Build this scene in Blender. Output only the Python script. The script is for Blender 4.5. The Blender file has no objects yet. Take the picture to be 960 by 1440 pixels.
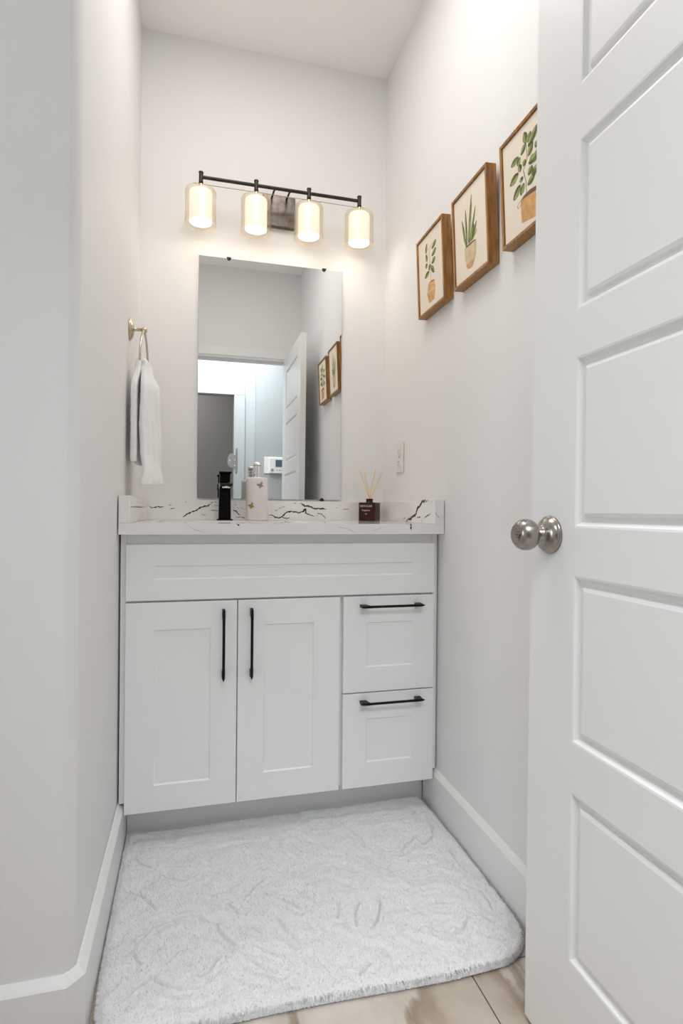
import bpy, bmesh, math, random
import numpy as np
from mathutils import Vector, Matrix

# ------------------------------------------------------------------ camera, world, lights, exposure
scene = bpy.context.scene
cam_data = bpy.data.cameras.new('camera')
cam = bpy.data.objects.new('camera', cam_data)
scene.collection.objects.link(cam)
cam_data.sensor_fit = 'HORIZONTAL'
cam_data.sensor_width = 36.0
cam_data.lens = 36.0 * 788.2 / 960.0
cam_data.clip_start = 0.02
YAW, PITCH, ROLL = 0.2530, -0.0025, 0.0092
F = Vector((math.sin(YAW), math.cos(YAW), 0)); R = Vector((math.cos(YAW), -math.sin(YAW), 0)); U = Vector((0, 0, 1))
F2 = F * math.cos(PITCH) + U * math.sin(PITCH); U2 = U * math.cos(PITCH) - F * math.sin(PITCH)
R3 = R * math.cos(ROLL) + U2 * math.sin(ROLL); U3 = U2 * math.cos(ROLL) - R * math.sin(ROLL)
m = Matrix((R3, U3, -F2)).transposed().to_4x4()
m.translation = Vector((0.2058, -2.1467, 0.9400))
cam.matrix_world = m
scene.camera = cam

world = bpy.data.worlds.new('world')
scene.world = world
world.use_nodes = True
world.node_tree.nodes['Background'].inputs[0].default_value = (0.86, 0.93, 1.0, 1)
world.node_tree.nodes['Background'].inputs[1].default_value = 0.15

def area(name, loc, size, energy, color, rot=(0, 0, 0), size_y=None):
    l = bpy.data.lights.new(name, 'AREA')
    l.energy = energy; l.color = color; l.size = size
    if size_y:
        l.shape = 'RECTANGLE'; l.size_y = size_y
    o = bpy.data.objects.new(name, l); scene.collection.objects.link(o)
    o.location = loc; o.rotation_euler = rot
    return o

area('hall_daylight', (0.30, -2.72, 2.66), 1.1, 39.0, (0.90, 0.96, 1.0), size_y=0.9)
area('alcove_fill', (0.38, -0.88, 2.665), 0.50, 5.7, (1.0, 0.97, 0.94), size_y=0.65)  # unseen overhead fill, added to brighten the alcove evenly
area('bath_side_fill', (-1.62, -1.70, 1.30), 0.9, 5.0, (0.93, 0.97, 1.0), rot=(0, -math.pi / 2, 0), size_y=0.4)  # added side fill for the lower room; there is no window here

area('far_room_fill', (-0.2, -4.2, 2.66), 0.8, 13.0, (1.0, 0.98, 0.96))  # invented source, added to lift the dark room past the hall

scene.view_settings.view_transform = 'Standard'
scene.view_settings.look = 'None'
scene.view_settings.gamma = 1.0
scene.view_settings.use_curve_mapping = False
scene.view_settings.exposure = 0.40
scene.cycles.use_denoising = True
scene.cycles.max_bounces = 10
scene.cycles.diffuse_bounces = 6
scene.cycles.transparent_max_bounces = 16
scene.cycles.sample_clamp_indirect = 6.0

# ------------------------------------------------------------------ helpers
PI = math.pi
col = scene.collection

def mat(name, color, rough=0.5, metal=0.0, bump=0.0, bscale=200.0, vary=0.0, vscale=3.0, coat=0.0, spec=0.5):
    M = bpy.data.materials.new(name); M.use_nodes = True
    nt = M.node_tree; b = nt.nodes['Principled BSDF']
    b.inputs['Base Color'].default_value = (*color, 1)
    b.inputs['Roughness'].default_value = rough
    b.inputs['Metallic'].default_value = metal
    b.inputs['Coat Weight'].default_value = coat
    b.inputs['Specular IOR Level'].default_value = spec
    tc = nt.nodes.new('ShaderNodeTexCoord')
    if bump > 0:
        n = nt.nodes.new('ShaderNodeTexNoise'); n.inputs['Scale'].default_value = bscale; n.inputs['Detail'].default_value = 3
        bp = nt.nodes.new('ShaderNodeBump'); bp.inputs['Strength'].default_value = bump; bp.inputs['Distance'].default_value = 0.002
        nt.links.new(tc.outputs['Object'], n.inputs['Vector'])
        nt.links.new(n.outputs[0], bp.inputs['Height']); nt.links.new(bp.outputs[0], b.inputs['Normal'])
    if vary > 0:
        n2 = nt.nodes.new('ShaderNodeTexNoise'); n2.inputs['Scale'].default_value = vscale; n2.inputs['Detail'].default_value = 4
        r = nt.nodes.new('ShaderNodeValToRGB')
        r.color_ramp.elements[0].position = 0.3; r.color_ramp.elements[1].position = 0.7
        r.color_ramp.elements[0].color = (*[c * (1 - vary) for c in color], 1)
        r.color_ramp.elements[1].color = (*[min(1, c * (1 + vary)) for c in color], 1)
        nt.links.new(tc.outputs['Object'], n2.inputs['Vector'])
        nt.links.new(n2.outputs[0], r.inputs[0]); nt.links.new(r.outputs[0], b.inputs['Base Color'])
    return M

def obj(name, bm, mats, parent=None, smooth=False, bevel=0.0, seg=2):
    """link a bmesh (built in world coordinates) as one mesh object"""
    me = bpy.data.meshes.new(name)
    bmesh.ops.recalc_face_normals(bm, faces=bm.faces[:])
    if parent is not None:
        off = Vector((0, 0, 0)); p = parent
        while p is not None:
            off += p.location; p = p.parent
        bmesh.ops.translate(bm, verts=bm.verts[:], vec=-off)
    bm.to_mesh(me); bm.free()
    if not isinstance(mats, (list, tuple)): mats = [mats]
    for M in mats: me.materials.append(M)
    if smooth:
        for p in me.polygons: p.use_smooth = True
    o = bpy.data.objects.new(name, me); col.objects.link(o)
    if parent is not None: o.parent = parent
    if bevel > 0:
        md = o.modifiers.new('bevel', 'BEVEL'); md.width = bevel; md.segments = seg; md.limit_method = 'ANGLE'; md.angle_limit = 0.7
        md.harden_normals = False
    return o

def thing(name, label, cat, loc, group=None):
    o = bpy.data.objects.new(name, None); col.objects.link(o)
    o.location = loc; o.empty_display_size = 0.05
    o['label'] = label; o['category'] = cat
    if group: o['group'] = group
    return o

def tag(o, label, cat, group=None):
    o['label'] = label; o['category'] = cat
    if group: o['group'] = group
    return o

def struct(name, bm, M, **k):
    o = obj(name, bm, M, **k); o['kind'] = 'structure'; return o

def NB(): return bmesh.new()

def box(bm, x0, x1, y0, y1, z0, z1, mi=0):
    vs = [bm.verts.new((x, y, z)) for x in (x0, x1) for y in (y0, y1) for z in (z0, z1)]
    for f in ((0, 1, 3, 2), (4, 6, 7, 5), (0, 4, 5, 1), (2, 3, 7, 6), (0, 2, 6, 4), (1, 5, 7, 3)):
        bm.faces.new([vs[i] for i in f]).material_index = mi
    return bm

def prism(bm, pts, axis, a0, a1, mi=0):
    """extrude a 2D polygon along an axis; pts are the two other coordinates in order"""
    def P(q, a):
        if axis == 0: return (a, q[0], q[1])
        if axis == 1: return (q[0], a, q[1])
        return (q[0], q[1], a)
    A = [bm.verts.new(P(q, a0)) for q in pts]; B = [bm.verts.new(P(q, a1)) for q in pts]
    n = len(pts)
    bm.faces.new(A).material_index = mi; bm.faces.new(B[::-1]).material_index = mi
    for i in range(n):
        bm.faces.new((A[i], B[i], B[(i + 1) % n], A[(i + 1) % n])).material_index = mi
    return bm

def frame_of(d):
    d = Vector(d).normalized()
    a = Vector((0, 0, 1)) if abs(d.z) < 0.9 else Vector((1, 0, 0))
    u = d.cross(a).normalized(); return u, d.cross(u).normalized()

def lathe(bm, origin, axis, prof, n=40, mi=0, caps=True):
    """prof: (radius, distance along axis)"""
    o = Vector(origin); d = Vector(axis).normalized(); u, v = frame_of(d)
    rings = []
    for r, t in prof:
        if r < 1e-6: rings.append([bm.verts.new(o + d * t)])
        else: rings.append([bm.verts.new(o + d * t + (u * math.cos(2 * PI * i / n) + v * math.sin(2 * PI * i / n)) * r) for i in range(n)])
    for A, B in zip(rings, rings[1:]):
        for i in range(n):
            j = (i + 1) % n
            if len(A) == 1 and len(B) == 1: continue
            if len(A) == 1: f = (A[0], B[j], B[i])
            elif len(B) == 1: f = (A[i], A[j], B[0])
            else: f = (A[i], A[j], B[j], B[i])
            bm.faces.new(f).material_index = mi
    if caps:
        for Rg in (rings[0], rings[-1]):
            if len(Rg) > 1: bm.faces.new(Rg).material_index = mi
    return bm

def tube(bm, pts, r, n=12, mi=0, closed=False):
    pts = [Vector(p) for p in pts]; rs = r if isinstance(r, (list, tuple)) else [r] * len(pts)
    rings = []; N = len(pts); pu = None
    for i, p in enumerate(pts):
        a = pts[(i - 1) % N] if (closed or i > 0) else p
        b = pts[(i + 1) % N] if (closed or i < N - 1) else p
        d = (b - a).normalized()
        if pu is None: u, v = frame_of(d)
        else:
            u = (pu - d * pu.dot(d)).normalized(); v = d.cross(u)
        pu = u
        rings.append([bm.verts.new(p + (u * math.cos(2 * PI * k / n) + v * math.sin(2 * PI * k / n)) * rs[i]) for k in range(n)])
    for i in range(N if closed else N - 1):
        A, B = rings[i], rings[(i + 1) % N]
        for k in range(n):
            bm.faces.new((A[k], A[(k + 1) % n], B[(k + 1) % n], B[k])).material_index = mi
    if not closed:
        bm.faces.new(rings[0]).material_index = mi; bm.faces.new(rings[-1][::-1]).material_index = mi
    return bm

def smooth_path(pts, k=6):
    pts = [Vector(p) for p in pts]; out = []
    for i in range(len(pts) - 1):
        p0 = pts[max(i - 1, 0)]; p1 = pts[i]; p2 = pts[i + 1]; p3 = pts[min(i + 2, len(pts) - 1)]
        for s in range(k):
            t = s / k
            out.append(0.5 * ((2 * p1) + (p2 - p0) * t + (2 * p0 - 5 * p1 + 4 * p2 - p3) * t * t + (3 * p1 - p0 - 3 * p2 + p3) * t ** 3))
    out.append(pts[-1]); return out

def ribbon(bm, line, w, to3, mi, rng, rough=0.5):
    """a jagged crack-like vein lying on a surface: line in surface coordinates, to3 maps them to space"""
    P = []
    for a, b in zip(line, line[1:]):
        L = math.hypot(b[0] - a[0], b[1] - a[1]); n = max(2, int(L / 0.004))
        for i in range(n):
            t = i / n; P.append((a[0] + (b[0] - a[0]) * t + rng.uniform(-1, 1) * w * rough, a[1] + (b[1] - a[1]) * t + rng.uniform(-1, 1) * w * rough))
    P.append(line[-1])
    vs = []
    for i, p in enumerate(P):
        a = P[max(i - 1, 0)]; b = P[min(i + 1, len(P) - 1)]
        dx, dy = b[0] - a[0], b[1] - a[1]; L = math.hypot(dx, dy) or 1; nx, ny = -dy / L, dx / L
        e = min(i, len(P) - 1 - i) / max(1, len(P) * 0.2)
        h = w * 0.5 * min(1.0, 0.25 + e) * rng.uniform(0.45, 1.3)
        vs.append((bm.verts.new(to3(p[0] + nx * h, p[1] + ny * h)), bm.verts.new(to3(p[0] - nx * h, p[1] - ny * h))))
    for A, B in zip(vs, vs[1:]):
        bm.faces.new((A[0], A[1], B[1], B[0])).material_index = mi

def text_part(name, body, size, M, parent, basis, origin, extrude=0.0002):
    """letters as a mesh; basis = (right, up, out) world axes, origin = centre of the line"""
    cu = bpy.data.curves.new(name, 'FONT'); cu.body = body; cu.size = size; cu.extrude = extrude
    cu.align_x = 'CENTER'; cu.align_y = 'CENTER'
    t = bpy.data.objects.new(name + '_tmp', cu); col.objects.link(t)
    dg = bpy.context.evaluated_depsgraph_get()
    me = bpy.data.meshes.new_from_object(t.evaluated_get(dg))
    bpy.data.objects.remove(t); bpy.data.curves.remove(cu)
    r, u, o_ = [Vector(v).normalized() for v in basis]
    mm = Matrix((r, u, o_)).transposed().to_4x4(); mm.translation = Vector(origin) - parent.location
    me.transform(mm); me.materials.clear(); me.materials.append(M)
    o = bpy.data.objects.new(name, me); col.objects.link(o); o.parent = parent
    return o

# ------------------------------------------------------------------ materials
M_wall = mat('wall_paint', (0.82, 0.812, 0.806), 0.6, bump=0.06, bscale=260)
M_ceil = mat('ceiling_paint', (0.93, 0.92, 0.91), 0.7, bump=0.06, bscale=240)
M_trim = mat('trim_paint', (0.84, 0.835, 0.825), 0.35)
M_doorp = mat('door_paint', (0.82, 0.82, 0.815), 0.38, bump=0.03, bscale=300)
M_cab = mat('cabinet_paint', (0.93, 0.93, 0.93), 0.36)
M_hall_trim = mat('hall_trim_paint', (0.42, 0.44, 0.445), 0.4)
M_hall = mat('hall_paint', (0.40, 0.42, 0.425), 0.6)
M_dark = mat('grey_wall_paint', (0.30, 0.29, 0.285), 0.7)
M_quartz = mat('white_quartz', (0.86, 0.85, 0.84), 0.07, vary=0.02, vscale=8)
M_vein = mat('black_vein', (0.015, 0.011, 0.010), 0.3)
M_greyvein = mat('grey_vein', (0.45, 0.44, 0.43), 0.3)
M_black = mat('matte_black_metal', (0.004, 0.004, 0.004), 0.4, spec=0.25)
M_blackg = mat('gloss_black', (0.003, 0.003, 0.003), 0.25, spec=0.12)
M_chrome = mat('chrome', (0.85, 0.85, 0.86), 0.08, metal=1)
M_nickel = mat('satin_nickel', (0.36, 0.335, 0.305), 0.24, metal=1)
M_brass = mat('brushed_champagne_nickel', (0.60, 0.50, 0.39), 0.22, metal=1)
M_bronze = mat('dark_bronze', (0.045, 0.036, 0.032), 0.35, metal=0.7, vary=0.3, vscale=60)
M_plate = mat('bronze_plate', (0.15, 0.125, 0.11), 0.3, metal=0.9, vary=0.35, vscale=45)
M_white_pl = mat('white_plastic', (0.78, 0.78, 0.74), 0.35)
M_grey_pl = mat('grey_plastic', (0.30, 0.31, 0.33), 0.4)
M_screen = mat('lcd_screen', (0.10, 0.13, 0.16), 0.2)
M_slot = mat('dark_slot', (0.03, 0.03, 0.03), 0.6)
M_wood = None
M_canvas = mat('canvas_cream', (0.86, 0.76, 0.64), 0.8, bump=0.1, bscale=900)
M_ceramic = mat('white_ceramic', (0.80, 0.765, 0.74), 0.18, coat=0.4)
M_gold = mat('antique_gold', (0.42, 0.30, 0.12), 0.35, metal=0.8)
M_pewter = mat('pewter', (0.33, 0.32, 0.31), 0.4, metal=0.7)
M_reed = mat('reed', (0.86, 0.58, 0.24), 0.6)
M_towel = mat('towel_terry', (0.92, 0.92, 0.92), 0.95, bump=0.7, bscale=420)
M_rug = mat('rug_pile', (0.80, 0.80, 0.805), 0.95, bump=0.5, bscale=500)
M_rugback = mat('rug_backing', (0.50, 0.53, 0.60), 0.9)
M_print = mat('label_print', (0.80, 0.66, 0.62), 0.5)
M_caulk = mat('joint', (0.10, 0.09, 0.08), 0.8)

def wood():
    M = bpy.data.materials.new('walnut_frame'); M.use_nodes = True; nt = M.node_tree; b = nt.nodes['Principled BSDF']
    tc = nt.nodes.new('ShaderNodeTexCoord'); mp = nt.nodes.new('ShaderNodeMapping'); mp.inputs['Scale'].default_value = (40, 40, 5)
    n = nt.nodes.new('ShaderNodeTexNoise'); n.inputs['Scale'].default_value = 3; n.inputs['Detail'].default_value = 6
    r = nt.nodes.new('ShaderNodeValToRGB')
    r.color_ramp.elements[0].position = 0.3; r.color_ramp.elements[0].color = (0.21, 0.085, 0.015, 1)
    r.color_ramp.elements[1].position = 0.75; r.color_ramp.elements[1].color = (0.50, 0.24, 0.055, 1)
    nt.links.new(tc.outputs['Object'], mp.inputs[0]); nt.links.new(mp.outputs[0], n.inputs['Vector'])
    nt.links.new(n.outputs[0], r.inputs[0]); nt.links.new(r.outputs[0], b.inputs['Base Color'])
    b.inputs['Roughness'].default_value = 0.4
    return M
M_wood = wood()

FLOOR_OFF = (3.02, 0.0, 3.0)
def floor_mat():
    M = bpy.data.materials.new('marble_tile'); M.use_nodes = True; nt = M.node_tree; b = nt.nodes['Principled BSDF']
    tc = nt.nodes.new('ShaderNodeTexCoord'); L = nt.links
    mp = nt.nodes.new('ShaderNodeMapping'); mp.inputs['Rotation'].default_value = (0, 0, 0.25); mp.inputs['Location'].default_value = (0.06, 0, 0)
    L.new(tc.outputs['Object'], mp.inputs[0])
    n = nt.nodes.new('ShaderNodeTexNoise'); n.inputs['Scale'].default_value = 3.2; n.inputs['Detail'].default_value = 6; n.inputs['Roughness'].default_value = 0.6
    L.new(mp.outputs[0], n.inputs['Vector'])
    mq = nt.nodes.new('ShaderNodeMapping'); mq.inputs['Scale'].default_value = (2.6, 1.0, 1.0); mq.inputs['Rotation'].default_value = (0, 0, 0.2); mq.inputs['Location'].default_value = FLOOR_OFF
    L.new(tc.outputs['Object'], mq.inputs[0])
    w = nt.nodes.new('ShaderNodeTexNoise'); w.inputs['Scale'].default_value = 1.9; w.inputs['Detail'].default_value = 7; w.inputs['Roughness'].default_value = 0.5; w.inputs['Distortion'].default_value = 0.35
    L.new(mq.outputs[0], w.inputs['Vector'])
    r1 = nt.nodes.new('ShaderNodeValToRGB'); e = r1.color_ramp.elements
    e[0].position = 0.30; e[0].color = (0.50, 0.43, 0.36, 1); e[1].position = 0.56; e[1].color = (0.70, 0.65, 0.60, 1)
    for p_, c_ in ((0.40, (0.44, 0.37, 0.30)), (0.452, (0.34, 0.265, 0.20)), (0.470, (0.47, 0.39, 0.32)), (0.485, (0.62, 0.56, 0.50))):
        k = e.new(p_); k.color = (*c_, 1)
    r2 = nt.nodes.new('ShaderNodeValToRGB'); r2.color_ramp.elements[0].position = 0.35; r2.color_ramp.elements[0].color = (0.78, 0.75, 0.72, 1)
    r2.color_ramp.elements[1].position = 0.65; r2.color_ramp.elements[1].color = (1.1, 1.1, 1.1, 1)
    L.new(n.outputs[0], r2.inputs[0])
    L.new(w.outputs[0], r1.inputs[0])
    mx = nt.nodes.new('ShaderNodeMixRGB'); mx.blend_type = 'MULTIPLY'; mx.inputs[0].default_value = 1
    L.new(r1.outputs[0], mx.inputs[1]); L.new(r2.outputs[0], mx.inputs[2]); L.new(mx.outputs[0], b.inputs['Base Color'])
    b.inputs['Roughness'].default_value = 0.16
    return M
M_floor = floor_mat()

def clear_glass(name, tint, rough=0.3):
    """thin glass: see-through with fresnel reflection"""
    M = bpy.data.materials.new(name); M.use_nodes = True; nt = M.node_tree; nt.nodes.clear()
    out = nt.nodes.new('ShaderNodeOutputMaterial'); t = nt.nodes.new('ShaderNodeBsdfTransparent'); g = nt.nodes.new('ShaderNodeBsdfGlossy')
    t.inputs[0].default_value = (*tint, 1); g.inputs['Roughness'].default_value = rough
    lw = nt.nodes.new('ShaderNodeLayerWeight'); lw.inputs[0].default_value = 0.10
    mx = nt.nodes.new('ShaderNodeMixShader'); L = nt.links
    L.new(lw.outputs['Facing'], mx.inputs[0]); L.new(t.outputs[0], mx.inputs[1]); L.new(g.outputs[0], mx.inputs[2]); L.new(mx.outputs[0], out.inputs[0])
    return M
M_glass = clear_glass('clear_shade_glass', (0.975, 0.92, 0.83))

def opal():
    M = bpy.data.materials.new('lit_opal_glass'); M.use_nodes = True; nt = M.node_tree; b = nt.nodes['Principled BSDF']
    b.inputs['Base Color'].default_value = (0.85, 0.82, 0.76, 1); b.inputs['Roughness'].default_value = 0.7; b.inputs['Specular IOR Level'].default_value = 0.1
    b.inputs['Emission Color'].default_value = (1.0, 0.92, 0.80, 1); b.inputs['Emission Strength'].default_value = OPAL
    return M
OPAL = 0.44
M_opal = opal()
def emit(name, c, s):
    M = bpy.data.materials.new(name); M.use_nodes = True; b = M.node_tree.nodes['Principled BSDF']
    b.inputs['Emission Color'].default_value = (*c, 1); b.inputs['Emission Strength'].default_value = s; return M
M_bulb = emit('lit_bulb', (1.0, 0.88, 0.70), 15.0)
M_mirror = mat('mirror_silver', (0.80, 0.81, 0.80), 0.0, metal=1)
M_redglass = mat('oxblood_glass', (0.040, 0.003, 0.004), 0.12, spec=0.35)

# traced pattern lines in metres on their own surfaces
LEAF1= [((0.0772, 0.2153), (0.068, 0.1861)), ((0.1128, 0.184), (0.147, 0.1967)), ((0.1108, 0.1623), (0.145, 0.173)), ((0.0761, 0.1595), (0.0677, 0.1836)), ((0.0779, 0.151), (0.0616, 0.145)), ((0.1089, 0.1405), (0.138, 0.148)), ((0.1026, 0.1406), (0.0862, 0.1281)), ((0.1047, 0.1347), (0.1271, 0.1064)), ((0.0909, 0.1227), (0.055, 0.1151))]
POT1= [(0.0813, 0.0872), (0.1263, 0.0828), (0.1316, 0.0588), (0.1215, 0.0266), (0.0823, 0.0255), (0.067, 0.0577)]
STEM1= [(0.0984, 0.0918), (0.0998, 0.1367), (0.0918, 0.1909), (0.1202, 0.1982)]
LEAF3= [((0.1033, 0.1941), (0.0972, 0.2202)), ((0.1082, 0.191), (0.1229, 0.2071)), ((0.0829, 0.1779), (0.102, 0.1942)), ((0.1108, 0.1592), (0.1288, 0.1815)), ((0.0731, 0.1802), (0.0421, 0.1758)), ((0.0795, 0.1763), (0.0674, 0.1635)), ((0.1117, 0.1427), (0.1367, 0.1488)), ((0.091, 0.1496), (0.1, 0.1597)), ((0.0809, 0.1446), (0.074, 0.1614)), ((0.071, 0.1456), (0.036, 0.1357)), ((0.0827, 0.12), (0.0813, 0.1298)), ((0.1054, 0.1001), (0.1325, 0.1077)), ((0.0778, 0.1154), (0.0489, 0.0961)), ((0.092, 0.1118), (0.0777, 0.0918)), ((0.1084, 0.1197), (0.1259, 0.1308)), ((0.1224, 0.1135), (0.1391, 0.1177)), ((0.1374, 0.1622), (0.1481, 0.1711))]
POT3= [(0.0757, 0.0801), (0.1525, 0.0704), (0.1423, 0.0153), (0.0785, 0.0286)]
STEM3= [(0.1, 0.0844), (0.0996, 0.1104), (0.0905, 0.1409), (0.1062, 0.1567), (0.1035, 0.1975)]
BLADE2= [((0.0715, 0.0945), (0.0531, 0.174)), ((0.0781, 0.0937), (0.074, 0.1943)), ((0.0839, 0.0955), (0.1103, 0.2163)), ((0.0952, 0.0968), (0.13, 0.1761)), ((0.1045, 0.0969), (0.1343, 0.1359)), ((0.0761, 0.0925), (0.0583, 0.1382)), ((0.0904, 0.0947), (0.0981, 0.1625)), ((0.1008, 0.0964), (0.1208, 0.1341))]
POT2= [(0.0635, 0.0906), (0.1292, 0.0884), (0.121, 0.0488), (0.1043, 0.0302), (0.0793, 0.0319), (0.066, 0.0595)]
RUG_LINES= [[(0.078, -0.546), (0.133, -0.559), (0.186, -0.553), (0.267, -0.55)], [(0.055, -0.592), (0.073, -0.619), (0.095, -0.64)], [(0.056, -0.715), (0.09, -0.75), (0.124, -0.792)], [(0.127, -0.676), (0.156, -0.702), (0.189, -0.715), (0.217, -0.692)], [(0.07, -0.929), (0.085, -0.915), (0.098, -0.886), (0.123, -0.851), (0.157, -0.838), (0.191, -0.835), (0.221, -0.846), (0.251, -0.877), (0.269, -0.908), (0.291, -0.947)], [(0.086, -0.925), (0.104, -0.954)], [(0.079, -1.037), (0.101, -1.015), (0.129, -0.992), (0.151, -1.014), (0.186, -1.031), (0.216, -1.033)], [(0.157, -0.961), (0.179, -0.935), (0.198, -0.934)], [(0.22, -1.009), (0.238, -1.004), (0.26, -0.971)], [(0.165, -0.636), (0.182, -0.62), (0.202, -0.64)], [(0.37, -0.791), (0.376, -0.809), (0.411, -0.834), (0.447, -0.875)], [(0.389, -0.895), (0.402, -0.93), (0.425, -0.967)], [(0.284, -0.816), (0.303, -0.851), (0.322, -0.864)], [(0.327, -0.901), (0.351, -0.928)], [(0.311, -0.996), (0.337, -1.014), (0.367, -1.036)], [(0.311, -0.544), (0.349, -0.547), (0.381, -0.551)], [(0.467, -0.632), (0.492, -0.667)], [(0.378, -0.749), (0.352, -0.774), (0.328, -0.802)], [(0.105, -0.705), (0.118, -0.695), (0.125, -0.678)], [(0.552, -0.549), (0.626, -0.556), (0.647, -0.606), (0.662, -0.641), (0.658, -0.683)], [(0.666, -0.552), (0.751, -0.556), (0.844, -0.564), (0.86, -0.545)], [(0.731, -0.626), (0.743, -0.613), (0.792, -0.638)], [(0.688, -0.678), (0.706, -0.709), (0.745, -0.722), (0.806, -0.67), (0.824, -0.708), (0.861, -0.683), (0.876, -0.641), (0.883, -0.566)], [(0.634, -0.724), (0.66, -0.763), (0.696, -0.798), (0.741, -0.798)], [(0.74, -0.844), (0.797, -0.838), (0.838, -0.868), (0.88, -0.923), (0.879, -0.979)], [(0.815, -0.976), (0.838, -0.994), (0.864, -1.017)], [(0.698, -0.992), (0.73, -1.015), (0.753, -1.028), (0.783, -1.017), (0.813, -0.988)], [(0.557, -0.957), (0.562, -0.922), (0.587, -0.886)], [(0.873, -0.741), (0.877, -0.815), (0.89, -0.86)], [(0.753, -0.942), (0.784, -0.951)], [(0.535, -0.873), (0.524, -0.921)], [(0.635, -0.889), (0.619, -0.928), (0.586, -0.976)], [(0.464, -0.751), (0.506, -0.736), (0.551, -0.742), (0.59, -0.772), (0.623, -0.806)], [(0.525, -1.086), (0.559, -1.062)]]
V_LINES= [[(0.042, 0.9498), (0.0501, 0.9444), (0.0603, 0.9445), (0.0704, 0.9489), (0.0785, 0.946), (0.0928, 0.947)], [(0.0299, 0.9488), (0.0388, 0.9502)], [(0.107, 0.9548), (0.1214, 0.9541)], [(0.1133, 0.9407), (0.1318, 0.9435)], [(0.1577, 0.9114), (0.1775, 0.9254), (0.1942, 0.9342), (0.2067, 0.9364), (0.2214, 0.9474), (0.2446, 0.952), (0.2636, 0.9675)], [(0.2678, 0.9698), (0.2785, 0.9664)], [(0.2679, 0.9567), (0.285, 0.9516)], [(0.2574, 0.9369), (0.2702, 0.9357), (0.283, 0.9349)], [(0.2216, 0.9222), (0.2385, 0.918)], [(0.1647, 0.9654), (0.171, 0.965)], [(0.3356, 0.9369), (0.3483, 0.9359), (0.3507, 0.9289), (0.3565, 0.9219), (0.3646, 0.9207)], [(0.367, 0.9137), (0.3822, 0.9084)], [(0.3644, 0.9489), (0.3819, 0.9409)], [(0.3516, 0.9488), (0.3574, 0.9465)], [(0.345, 0.9112), (0.3601, 0.912), (0.367, 0.9137)], [(0.3423, 0.9574), (0.3493, 0.957)], [(0.466, 0.921), (0.4769, 0.9219), (0.4916, 0.915), (0.5099, 0.9093), (0.5172, 0.9123), (0.5318, 0.927), (0.5465, 0.9345), (0.5614, 0.9346), (0.5819, 0.9303), (0.6043, 0.9368), (0.6087, 0.9461), (0.6138, 0.9258), (0.6289, 0.9222), (0.6478, 0.9175)], [(0.589, 0.9699), (0.606, 0.9564), (0.6304, 0.9537), (0.6475, 0.9465), (0.6932, 0.9458)], [(0.6572, 0.928), (0.6762, 0.9251), (0.6859, 0.9151), (0.6917, 0.9066)], [(0.6516, 0.9186), (0.663, 0.9206)], [(0.5059, 0.9451), (0.5316, 0.9534)], [(0.4914, 0.9369), (0.506, 0.9414)], [(0.5209, 0.9123), (0.5375, 0.9087), (0.5504, 0.9125)], [(0.7588, 0.9449), (0.7822, 0.9459)], [(0.7286, 0.9499), (0.7375, 0.9492)], [(0.5648, 0.9648), (0.5759, 0.9693)]]
VR_LINES= [[(-0.3228, 0.9044), (-0.3385, 0.9116), (-0.3662, 0.9178), (-0.3812, 0.9236), (-0.3962, 0.9216), (-0.4164, 0.935), (-0.4217, 0.9515), (-0.4388, 0.9558), (-0.4636, 0.9697), (-0.4826, 0.9737), (-0.4987, 0.9703), (-0.5092, 0.9748)], [(-0.2967, 0.9126), (-0.316, 0.9182)], [(-0.4785, 0.919), (-0.5051, 0.9257), (-0.5309, 0.9322)], [(-0.4225, 0.9186), (-0.4508, 0.9229)], [(-0.4595, 0.9084), (-0.4634, 0.9096)], [(-0.3665, 0.9065), (-0.3754, 0.9157), (-0.3825, 0.9214)], [(-0.4332, 0.9515), (-0.4472, 0.9569)]]
VL_LINES= [[(-0.5145, 0.9259), (-0.4689, 0.9139), (-0.4588, 0.9019)], [(-0.1814, 0.9261), (-0.1236, 0.9148)], [(-0.5443, 0.9443), (-0.4077, 0.9456), (-0.2642, 0.9439)]]
VT_LINES= [[(0.42, -0.3), (0.45, -0.33)], [(0.27, -0.22), (0.29, -0.28)], [(0.19, -0.2), (0.205, -0.24)], [(0.355, -0.46), (0.372, -0.52), (0.378, -0.566)], [(0.8, -0.42), (0.84, -0.5), (0.862, -0.566)], [(0.61, -0.2), (0.63, -0.3), (0.62, -0.4)]]
VF_LINES= [[(0.8269, 0.8993), (0.8301, 0.8979), (0.8313, 0.8923), (0.8292, 0.8882), (0.832, 0.8832)], [(0.3132, 0.8994), (0.3192, 0.8985), (0.3184, 0.8959)]]
BULB = 0.22

# ------------------------------------------------------------------ room shell
H = 2.676
rng = random.Random(4)
struct('floor', box(NB(), -1.75, 3.0, -5.2, 0.12, -0.05, -0.002), M_caulk)
tiles = NB()
S = 0.6; G = 0.0015
for i in range(-4, 4):
    for j in range(-9, 1):
        x0 = 0.754 + S * i + G; y0 = 0.10 + 1.2 * 0 + S * j + G
        a, b_ = max(x0, -1.75), min(x0 + S - 2 * G, 3.0); c, d = max(y0, -5.2), min(y0 + S - 2 * G, 0.12)
        if b_ > a and d > c: box(tiles, a, b_, c, d, -0.012, 0.0)
ft = struct('floor_tiles', tiles, M_floor)
struct('ceiling', box(NB(), -1.75, 3.0, -5.2, 0.12, H, H + 0.08), M_ceil)
struct('wall_back', box(NB(), -0.2, 1.15, 0.0, 0.12, 0, H), M_wall)
# right wall (a shade out of square at the back corner)
struct('wall_right', prism(NB(), [(0.935, 0), (0.94, -0.57), (0.94, -2.076), (1.06, -2.076), (1.06, 0.0)], 2, 0, H), M_wall)
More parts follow.
